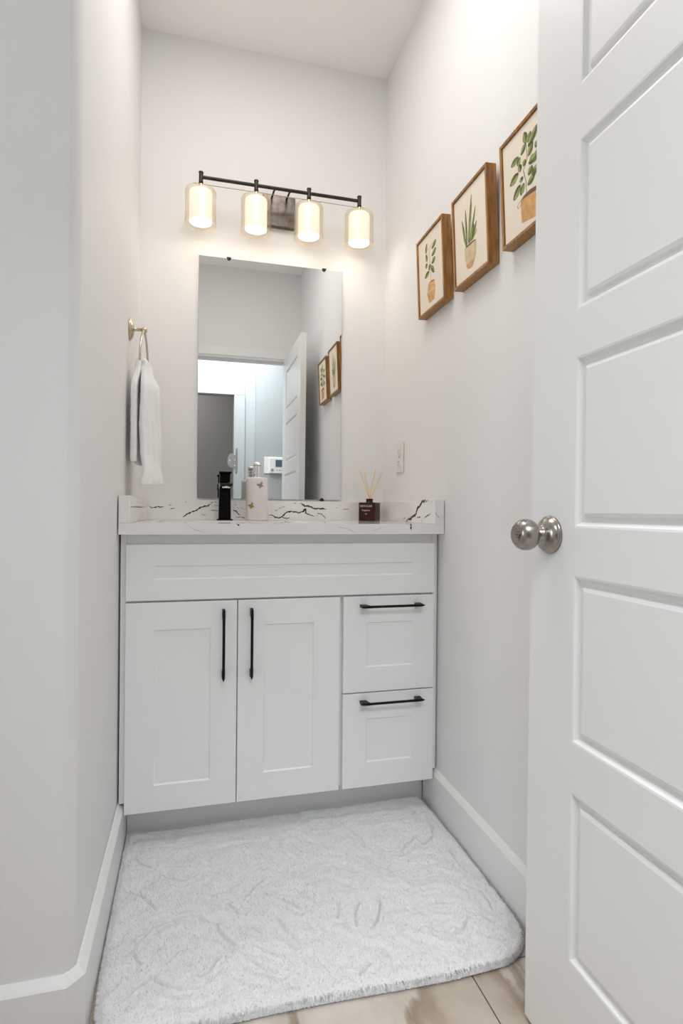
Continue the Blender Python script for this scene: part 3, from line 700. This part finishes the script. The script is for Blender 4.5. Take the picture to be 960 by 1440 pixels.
# ------------------------------------------------------------------ three framed botanical pictures on the right wall
WX = 0.9400
def pic_mats():
    return [M_canvas, mat('paint_leaf', (0.095, 0.125, 0.03), 0.7, vary=0.45, vscale=60), mat('paint_leaf_pale', (0.30, 0.33, 0.10), 0.7, vary=0.3, vscale=90),
            mat('paint_terracotta', (0.66, 0.36, 0.14), 0.7, vary=0.2, vscale=50), mat('paint_stem', (0.16, 0.11, 0.06), 0.7), mat('paint_sand', (0.66, 0.52, 0.33), 0.7, vary=0.15, vscale=40)]
PM = pic_mats()
def picture(label, y0, z0, w, h, draw):
    """y0 = far edge; picture runs towards -Y; front face at WX-0.0305; hung leaning out at the top"""
    root = thing('framed_picture', label, 'picture', (WX - 0.0006, y0 - w / 2, z0), 'potted plant pictures on the right wall')
    t = 0.0075; dpt = 0.0295; xb = WX - 0.0010; xf = xb - dpt
    bm = NB()
    box(bm, xf, xb, y0 - t, y0, z0, z0 + h); box(bm, xf, xb, y0 - w, y0 - w + t, z0, z0 + h)
    box(bm, xf, xb, y0 - w + t, y0 - t, z0, z0 + t); box(bm, xf, xb, y0 - w + t, y0 - t, z0 + h - t, z0 + h)
    obj('frame', bm, M_wood, root, bevel=0.0008)
    bm = NB(); xc = xf + 0.0045; box(bm, xc, xb - 0.004, y0 - w + t + 0.0015, y0 - t - 0.0015, z0 + t + 0.0015, z0 + h - t - 0.0015)
    def P(u, v, k=1): return (xc - 0.00003 * k, y0 - u, z0 + v)
    def poly(pts, mi, k=1): bm.faces.new([bm.verts.new(P(u, v, k)) for u, v in pts]).material_index = mi
    lim = w - t - 0.002
    def leaf(a, b_, wd, mi, k=2):
        a = Vector(a); b_ = Vector(b_); d = (b_ - a); n = Vector((-d.y, d.x)).normalized()
        L = []; R_ = []
        for i in range(9):
            s = i / 8; q = a + d * s; ww = wd * math.sin(PI * min(1, s * 0.94 + 0.03)) ** 0.75
            L.append((min((q + n * ww).x, lim), (q + n * ww).y)); R_.append((min((q - n * ww).x, lim), (q - n * ww).y))
        poly(L + R_[::-1], mi, k)
        # a lighter half blade
        poly([((q1[0]), q1[1]) for q1 in L[1:-1]] + [(min((a + d * s).x, lim), (a + d * s).y) for s in (0.85, 0.5, 0.15)], 2 if mi == 1 else mi, k + 1)
    def stroke(pts, wd, mi, k=1):
        for a, b_ in zip(pts, pts[1:]):
            a = Vector(a); b_ = Vector(b_); n = Vector((-(b_ - a).y, (b_ - a).x)).normalized() * wd
            poly([tuple(a + n), tuple(b_ + n), tuple(b_ - n), tuple(a - n)], mi, k)
    draw(poly, leaf, stroke)
    obj('canvas', bm, PM, root)
    root.rotation_euler = (0, -math.atan2(0.0115, h), 0)
    return root
def draw1(poly, leaf, stroke):
    stroke(STEM1, 0.0008, 4)
    for i, (a, b_) in enumerate(LEAF1): leaf(a, b_, 0.0085, 1 if i % 2 else 1, 2 + i * 2)
    poly(POT1, 3, 3); poly([(u, v) for u, v in ((0.074, 0.066), (0.130, 0.062), (0.131, 0.055), (0.0715, 0.059))], 5, 4)
    poly([(0.0813, 0.0872), (0.1263, 0.0828), (0.122, 0.0865), (0.100, 0.0900)], 4, 4)
def draw2(poly, leaf, stroke):
    for i, (a, b_) in enumerate(BLADE2): leaf(a, b_, 0.0052, 1, 2 + i * 2)
    for i, (a, b_) in enumerate(BLADE2[::2]): leaf((a[0] + 0.004, a[1]), (b_[0] + 0.002, b_[1] - 0.02), 0.0022, 2, 20 + i)
    poly(POT2, 5, 20); poly([(0.066, 0.0595), (0.126, 0.0600), (0.121, 0.0488), (0.1043, 0.0302), (0.0793, 0.0319)], 3, 19) ; poly([(0.0700, 0.045), (0.1190, 0.047), (0.1043, 0.0302), (0.0793, 0.0319)], 3, 21)
    poly([(0.0635, 0.0906), (0.1292, 0.0884), (0.118, 0.0935), (0.080, 0.0945)], 4, 21)
def draw3(poly, leaf, stroke):
    stroke(STEM3, 0.0011, 4)
    for i, (a, b_) in enumerate(LEAF3): leaf(a, b_, 0.0080 if i % 3 else 0.0095, 1, 2 + i * 2)
    for a, b_ in (((0.12, 0.14), (0.160, 0.15)), ((0.125, 0.12), (0.165, 0.112)), ((0.112, 0.18), (0.150, 0.205))): leaf(a, b_, 0.009, 1, 40)
    poly(POT3, 3, 3); poly([(0.0757, 0.0801), (0.1525, 0.0704), (0.1500, 0.0790), (0.115, 0.0860), (0.090, 0.0850)], 4, 4)
    stroke([(0.0757, 0.0801), (0.062, 0.074), (0.066, 0.068), (0.080, 0.070)], 0.0007, 4, 5)
picture('smallest-looking framed leafy plant in a terracotta pot, farthest from the door', -0.4152, 1.5731, 0.2006, 0.2485, draw1)
picture('framed spiky snake plant painting, middle one of three on the right wall', -0.6794, 1.5671, 0.1962, 0.2500, draw2)
picture('framed large dark-leaved plant painting partly hidden by the open door', -0.9398, 1.5661, 0.1998, 0.2452, draw3)

# ------------------------------------------------------------------ outlet
ol = thing('wall_outlet', 'white duplex electrical outlet on the right wall above the countertop end', 'outlet', (0.939, -0.1890, 1.1390))
oxw = 0.9362; oy, oz = -0.1890, 1.1390
bm = NB(); box(bm, oxw - 0.0060, oxw, oy - 0.0365, oy + 0.0365, oz - 0.0560, oz + 0.0560); obj('cover_plate', bm, M_white_pl, ol, bevel=0.0025)
for dz in (0.0205, -0.0205):
    bm = NB()
    pts = [(oy + 0.0165 * c if abs(c) < 0.9 else oy + 0.0165 * math.copysign(1, c) * 0.94, oz + dz + 0.0145 * s_) for c, s_ in [(math.cos(k / 16 * 2 * PI), math.sin(k / 16 * 2 * PI)) for k in range(16)]]
    prism(bm, pts, 0, oxw - 0.0085, oxw - 0.0058)
    for sy2, l_ in ((-0.0062, 0.0075), (0.0062, 0.0060)): box(bm, oxw - 0.0088, oxw - 0.0084, oy + sy2 - 0.0011, oy + sy2 + 0.0011, oz + dz - 0.001, oz + dz - 0.001 + l_, 1)
    lathe(bm, (oxw - 0.0088, oy, oz + dz - 0.0075), (1, 0, 0), [(0, 0), (0.0024, 0), (0.0024, 0.0004), (0, 0.0004)], 12, 1)
    obj('receptacle', bm, [M_white_pl, M_slot], ol)
bm = NB(); lathe(bm, (oxw - 0.0072, oy, oz), (1, 0, 0), [(0, 0), (0.0028, 0.0003), (0.0030, 0.0012), (0, 0.0012)], 12); obj('screw', bm, M_nickel, ol)

# ------------------------------------------------------------------ towel ring and towel
ty, tz = -0.3130, 1.4925
tr = thing('towel_ring', 'champagne metal towel ring on the left wall carrying the white towel', 'towel ring', (0.003, ty, tz))
bm = NB(); lathe(bm, (0.0024, ty, tz), (1, 0, 0), [(0.0, 0), (0.0330, 0), (0.0335, 0.003), (0.0320, 0.0055), (0.0260, 0.0085), (0.0250, 0.0100), (0.0150, 0.0125), (0.0090, 0.0135), (0.0, 0.0135)], 48); obj('wall_rosette', bm, M_brass, tr, smooth=True)
bm = NB(); lathe(bm, (0.0150, ty, tz), (1, 0, 0), [(0.0, 0), (0.0085, 0), (0.0060, 0.003), (0.0052, 0.006), (0.0052, 0.022), (0.0078, 0.024), (0.0090, 0.029), (0.0085, 0.035), (0.0060, 0.038), (0, 0.0385)], 28); obj('post', bm, M_brass, tr, smooth=True)
ringp = [(0.0440, ty - 0.012, tz - 0.004), (0.0410, ty - 0.034, tz - 0.030), (0.0385, ty - 0.052, tz - 0.066), (0.0380, ty - 0.055, tz - 0.100), (0.0400, ty - 0.030, tz - 0.121), (0.0440, ty + 0.005, tz - 0.125), (0.0480, ty + 0.040, tz - 0.120), (0.0505, ty + 0.062, tz - 0.100), (0.0500, ty + 0.058, tz - 0.066), (0.0480, ty + 0.038, tz - 0.028), (0.0450, ty + 0.012, tz - 0.003)]
bm = NB(); tube(bm, smooth_path(ringp, 6), 0.0034, 10); obj('ring', bm, M_brass, tr, smooth=True)

bm = NB()
NS, NR = 44, 96
zb_back, zb_front, z_fold = 1.078, 1.012, tz - 0.1180
rows = []
def sm(a, b_, t):
    t = max(0.0, min(1.0, (t - a) / (b_ - a))); return t * t * (3 - 2 * t)
for r in range(NR + 1):
    t = r / NR
    row = []
    for s_ in range(NS + 1):
        s = s_ / NS
        if t < 0.45:                       # wall-side layer, bottom to fold
            q = t / 0.45; z = zb_back + (z_fold + 0.005 - zb_back) * q; side = -1
        elif t < 0.53:
            q = (t - 0.45) / 0.08; a = PI * q; z = z_fold + 0.005 + 0.006 * math.sin(a); side = -math.cos(a)
        else:
            q = (t - 0.53) / 0.47; z = z_fold + 0.005 - (z_fold + 0.005 - zb_front) * q; side = 1
        d = max(0.0, z_fold + 0.005 - z)
        open_ = sm(0.0, 0.085, d)
        w = 0.052 + 0.040 * open_ + (0.012 * sm(0.26, 0.38, d) if side > 0 else 0)
        y = ty - 0.004 + w * (2 * s - 1) * (1.0 if side > 0 else 0.97)
        c = 1 - abs(2 * s - 1) ** 2.2
        xb = 0.0440 + (s - 0.5) * 0.006
        if side >= 0:
            bulge = side * (0.008 + open_ * (-0.006 + 0.036 * c) + 0.014 * sm(0.12, 0.38, d) * (0.35 + 0.65 * s))
            pleat = 0.0035 * math.sin(s * 17 + 0.6) * open_ + 0.005 * math.sin(s * 26) * (1 - open_) * side + 0.0022 * math.sin(s * 39 + z * 30)
        else:
            bulge = side * (0.009 + 0.008 * open_); pleat = 0.002 * math.sin(s * 21) * open_ + 0.004 * math.sin(s * 24) * (1 - open_) * (-side)
        x = xb + bulge + pleat
        wob = 0.004 * math.sin(z * 55 + s * 4) * sm(0.2, 0.35, d) if side > 0 else 0
        zz = z + (0.010 * (s - 0.5) * sm(0.3, 0.38, d) if side > 0 else -0.006 * (s - 0.5) * (1 - open_))
        x = max(x + wob, 0.0165)
        row.append(bm.verts.new((x, y, zz)))
    rows.append(row)
for A, B in zip(rows, rows[1:]):
    for i in range(NS): bm.faces.new((A[i], A[i + 1], B[i + 1], B[i]))
tw = obj('hand_towel', bm, M_towel, smooth=True)
md = tw.modifiers.new('s', 'SOLIDIFY'); md.thickness = 0.017; md.offset = 0
tx_ = bpy.data.textures.new('terry', 'CLOUDS'); tx_.noise_scale = 0.012
md = tw.modifiers.new('sub', 'SUBSURF'); md.levels = 1; md.render_levels = 1
md = tw.modifiers.new('d', 'DISPLACE'); md.texture = tx_; md.strength = 0.003; md.mid_level = 0.5; md.texture_coords = 'GLOBAL'
tag(tw, 'white terry hand towel folded through the ring on the left wall', 'towel')

# ------------------------------------------------------------------ rug
rg = thing('bath_rug', 'thick white tufted bath rug with carved wavy lines before the vanity', 'rug', (0.475, -0.78, 0.0))
def outline():
    P = [(0.030, -0.4535), (0.060, -0.462), (0.18, -0.463), (0.35, -0.460), (0.52, -0.460), (0.68, -0.462), (0.82, -0.456), (0.885, -0.455), (0.912, -0.460)]
    P += [(0.920, -0.55), (0.9225, -0.75), (0.922, -0.95), (0.921, -1.010)]
    for k in range(1, 9):
        a = k / 8 * PI / 2; P.append((0.921 - 0.105 + 0.105 * math.cos(a), -1.010 - 0.108 * math.sin(a)))
    P += [(0.70, -1.123), (0.58, -1.119), (0.468, -1.114), (0.35, -1.112), (0.2428, -1.113), (0.15, -1.110), (0.095, -1.108), (0.062, -1.098), (0.042, -1.075), (0.033, -1.045)]
    P += [(0.028, -0.95), (0.0255, -0.79), (0.024, -0.62), (0.022, -0.50), (0.023, -0.466)]
    return np.array(P)
OUT = outline()
STEP = 0.0023
xs = np.arange(0.016, 0.932, STEP); ys = np.arange(-1.130, -0.434, STEP)
GX, GY = np.meshgrid(xs, ys)
def inside(px, py, poly):
    c = np.zeros(px.shape, bool); n = len(poly)
    for i in range(n):
        x1, y1 = poly[i]; x2, y2 = poly[(i + 1) % n]
        cond = ((y1 > py) != (y2 > py))
        with np.errstate(divide='ignore', invalid='ignore'):
            xi = (x2 - x1) * (py - y1) / (y2 - y1 if y2 != y1 else 1e-9) + x1
        c ^= cond & (px < xi)
    return c
def segdist(px, py, pts, closed=False):
    D = np.full(px.shape, 9.0); n = len(pts)
    for i in range(n if closed else n - 1):
        ax_, ay_ = pts[i]; bx_, by_ = pts[(i + 1) % n]
        dx, dy = bx_ - ax_, by_ - ay_; L2 = dx * dx + dy * dy + 1e-12
        t = np.clip(((px - ax_) * dx + (py - ay_) * dy) / L2, 0, 1)
        D = np.minimum(D, np.hypot(px - ax_ - t * dx, py - ay_ - t * dy))
    return D
nr = np.random.RandomState(3)
def vnoise(px, py, sc, seed):
    r_ = np.random.RandomState(seed).rand(64, 64)
    u, v = px / sc + 100, py / sc + 100; i, j = np.floor(u).astype(int), np.floor(v).astype(int); fu, fv = u - i, v - j
    fu = fu * fu * (3 - 2 * fu); fv = fv * fv * (3 - 2 * fv)
    g = lambda a, b_: r_[a % 64, b_ % 64]
    return (g(i, j) * (1 - fu) * (1 - fv) + g(i + 1, j) * fu * (1 - fv) + g(i, j + 1) * (1 - fu) * fv + g(i + 1, j + 1) * fu * fv) - 0.5
def rug_height(px, py):
    e = segdist(px, py, OUT, True)
    wx = px + 0.005 * vnoise(px, py, 0.02, 5); wy = py + 0.005 * vnoise(px, py, 0.02, 6)
    g = np.full(px.shape, 9.0)
    for l in RUG_LINES: g = np.minimum(g, segdist(wx, wy, l))
    hh = 0.0220 + 0.0060 * vnoise(px, py, 0.055, 1) + 0.0035 * vnoise(px, py, 0.022, 2) + 0.0022 * vnoise(px, py, 0.009, 4) + 0.0012 * np.cos(np.minimum(g, 0.06) / 0.06 * 2 * PI * 2)
    hh -= (0.0140 * np.exp(-(g / 0.0020) ** 2) + 0.0015 * np.exp(-(g / 0.008) ** 2)) 
    edge = np.clip(e / 0.020, 0, 1); hh = 0.005 + (hh - 0.005) * np.sqrt(1 - (1 - edge) ** 2)
    return hh, e, g
HH, EE, GG = rug_height(GX, GY)
IN0 = inside(GX, GY, OUT)
IN = IN0 | (EE < STEP * 1.05)
def nearest(px, py, pts):
    best = np.full(px.shape, 9.0); qx_ = px.copy(); qy_ = py.copy(); n_ = len(pts)
    for i in range(n_):
        ax_, ay_ = pts[i]; bx_, by_ = pts[(i + 1) % n_]; dx, dy = bx_ - ax_, by_ - ay_
        t = np.clip(((px - ax_) * dx + (py - ay_) * dy) / (dx * dx + dy * dy + 1e-12), 0, 1); x_, y_ = ax_ + t * dx, ay_ + t * dy
        d_ = np.hypot(px - x_, py - y_); w_ = d_ < best; best = np.where(w_, d_, best); qx_ = np.where(w_, x_, qx_); qy_ = np.where(w_, y_, qy_)
    return qx_, qy_
NX, NY = nearest(GX, GY, OUT)
out_ = IN & ~IN0
GX = np.where(out_, NX, GX); GY = np.where(out_, NY, GY); HH = np.where(out_, 0.004, HH)
verts = []; faces = []; idx = -np.ones(GX.shape, int)
jx = (nr.rand(*GX.shape) - 0.5) * 0.0016; jy = (nr.rand(*GX.shape) - 0.5) * 0.0016; jz = (nr.rand(*GX.shape) - 0.5) * 0.0018
iy, ix = np.where(IN)
idx[iy, ix] = np.arange(len(iy))
V0 = np.stack([GX[iy, ix] + jx[iy, ix], GY[iy, ix] + jy[iy, ix], HH[iy, ix] + jz[iy, ix]], 1)
q = IN[:-1, :-1] & IN[1:, :-1] & IN[:-1, 1:] & IN[1:, 1:]
a_, b2_ = np.where(q)
Fq = np.stack([idx[a_, b2_], idx[a_, b2_ + 1], idx[a_ + 1, b2_ + 1], idx[a_ + 1, b2_]], 1)
# tufts: short leaning blades
NT = 60000
tx0 = nr.uniform(0.02, 0.925, NT * 2); ty0 = nr.uniform(-1.124, -0.446, NT * 2)
ok = inside(tx0, ty0, OUT); tx0 = tx0[ok][:NT]; ty0 = ty0[ok][:NT]
h0, e0, g0 = rug_height(tx0, ty0)
keep = g0 > 0.0028; tx0, ty0, h0, e0 = tx0[keep], ty0[keep], h0[keep], e0[keep]
n = len(tx0)
cxr, cyr = 0.47, -0.78
lean = nr.normal(0, 0.0022, (n, 2)); outw = np.clip(1 - e0 / 0.012, 0, 1) * 0.0060
dirx = np.sign(tx0 - cxr) * (np.minimum(np.abs(tx0 - 0.022), np.abs(0.922 - tx0)) < 0.014); diry = np.sign(ty0 - cyr) * (np.minimum(np.abs(ty0 + 0.455), np.abs(ty0 + 1.114)) < 0.016)
lean[:, 0] += outw * dirx * 0.3; lean[:, 1] += outw * diry
ln = nr.uniform(0.0025, 0.0058, n) * (0.5 + 0.5 * np.clip(e0 / 0.006, 0, 1)); th_ = nr.uniform(0, 2 * PI, n); wd_ = nr.uniform(0.0006, 0.0012, n)
B0 = np.stack([tx0 - np.cos(th_) * wd_, ty0 - np.sin(th_) * wd_, h0 - 0.003], 1); B1 = np.stack([tx0 + np.cos(th_) * wd_, ty0 + np.sin(th_) * wd_, h0 - 0.003], 1)
B2 = np.stack([tx0 + lean[:, 0] * 0.9 , ty0 + lean[:, 1] * 0.9, h0 + ln], 1)
# fringe along the border
per = []
for i in range(len(OUT)):
    a1, b1 = OUT[i], OUT[(i + 1) % len(OUT)]; L1 = np.hypot(*(b1 - a1)); m_ = int(L1 / 0.00035)
    tt = nr.rand(m_)[:, None]; pp = a1 + (b1 - a1) * tt; nn = np.array([(b1 - a1)[1], -(b1 - a1)[0]]) / L1
    if (nn @ (a1 - np.array([0.47, -0.78]))) < 0: nn = -nn
    per.append(np.concatenate([pp, np.tile(nn, (m_, 1)), np.tile((b1 - a1) / L1, (m_, 1))], 1))
per = np.concatenate(per); nf = len(per)
zb_ = nr.uniform(0.004, 0.018, nf); ins = nr.uniform(0.001, 0.004, nf) + (zb_ / 0.02) ** 2 * 0.004; ow = nr.uniform(0.001, 0.0045, nf); wf = nr.uniform(0.0006, 0.0012, nf)
fb = per[:, :2] - per[:, 2:4] * ins[:, None]; ftip = per[:, :2] + per[:, 2:4] * (ow - ins * 0.3)[:, None] + per[:, 4:6] * nr.normal(0, 0.0015, nf)[:, None]
ftip[:, 0] = np.clip(ftip[:, 0], 0.0215, 0.9235)
ftip[:, 1] = np.minimum(ftip[:, 1], -0.4495)
B0 = np.concatenate([B0, np.column_stack([fb - per[:, 4:6] * wf[:, None], zb_ - 0.0015])]); B1 = np.concatenate([B1, np.column_stack([fb + per[:, 4:6] * wf[:, None], zb_ + 0.0015])])
B2 = np.concatenate([B2, np.column_stack([ftip, np.maximum(0.0015, zb_ - nr.uniform(-0.001, 0.004, nf))])]); n = len(B0)
k0 = len(V0); VV = np.concatenate([V0, B0, B1, B2]); Ft = np.stack([k0 + np.arange(n), k0 + n + np.arange(n), k0 + 2 * n + np.arange(n)], 1)
VV = VV - np.array([0.475, -0.78, 0.0])
me = bpy.data.meshes.new('pile')
me.from_pydata(VV.tolist(), [], Fq.tolist() + Ft.tolist()); me.materials.append(M_rug)
for p in me.polygons: p.use_smooth = len(p.vertices) == 4
po = bpy.data.objects.new('pile', me); col.objects.link(po); po.parent = rg
bm = NB(); ctr = OUT.mean(0)
prism(bm, [tuple(ctr + (p - ctr) * np.array([1 - 0.004 / 0.45, 1 - 0.0035 / 0.33])) for p in OUT], 2, 0.0005, 0.0050)
obj('backing', bm, M_rugback, rg)

# ------------------------------------------------------------------ hall things seen in the mirror
yw = HY + 0.10
th = thing('thermostat', 'white wall thermostat with small dark screen, seen in the mirror by the door', 'thermostat', (0.93, yw, 1.36))
bm = NB(); box(bm, 0.828, 1.050, yw, yw + 0.006, 1.288, 1.448); obj('wall_plate', bm, M_white_pl, th, bevel=0.002)
bm = NB(); box(bm, 0.876, 1.042, yw + 0.006, yw + 0.028, 1.292, 1.438); obj('thermostat_body', bm, M_white_pl, th, bevel=0.004)
bm = NB(); box(bm, 0.934, 1.010, yw + 0.0275, yw + 0.0295, 1.353, 1.420); obj('screen', bm, M_screen, th)
bm = NB(); lathe(bm, (0.903, yw + 0.0275, 1.323), (0, 1, 0), [(0, 0), (0.014, 0), (0.014, 0.003), (0.0, 0.004)], 24); obj('dial', bm, M_grey_pl, th)
for bx in (0.952, 0.976, 0.999):
    bm = NB(); lathe(bm, (bx, yw + 0.0275, 1.323), (0, 1, 0), [(0, 0), (0.0062, 0), (0.0062, 0.003), (0.0, 0.0035)], 16); obj('button', bm, M_grey_pl, th)
hp = thing('hinge_plate', 'grey riveted metal plate on a white door casing, seen in the mirror', 'hinge plate', (0.56, HY + 0.02, 1.41))
bm = NB(); box(bm, 0.5635, 0.580, HY + 0.0165, HY + 0.0225, 1.295, 1.530); obj('mounting_strip', bm, M_pewter, hp, bevel=0.003)
pts = [(0.566, 1.345), (0.566, 1.485), (0.520, 1.478), (0.500, 1.465), (0.489, 1.435), (0.487, 1.400), (0.494, 1.365), (0.512, 1.345), (0.540, 1.338)]
bm = NB(); prism(bm, pts, 1, HY + 0.0165, HY + 0.020); obj('leaf', bm, M_pewter, hp)
for rx, rz in ((0.556, 1.468), (0.556, 1.415), (0.556, 1.362), (0.510, 1.410)):
    bm = NB(); lathe(bm, (rx, HY + 0.0200, rz), (0, 1, 0), [(0, 0), (0.0055, 0), (0.004, 0.003), (0, 0.0035)], 12); obj('rivet', bm, M_white_pl, hp)
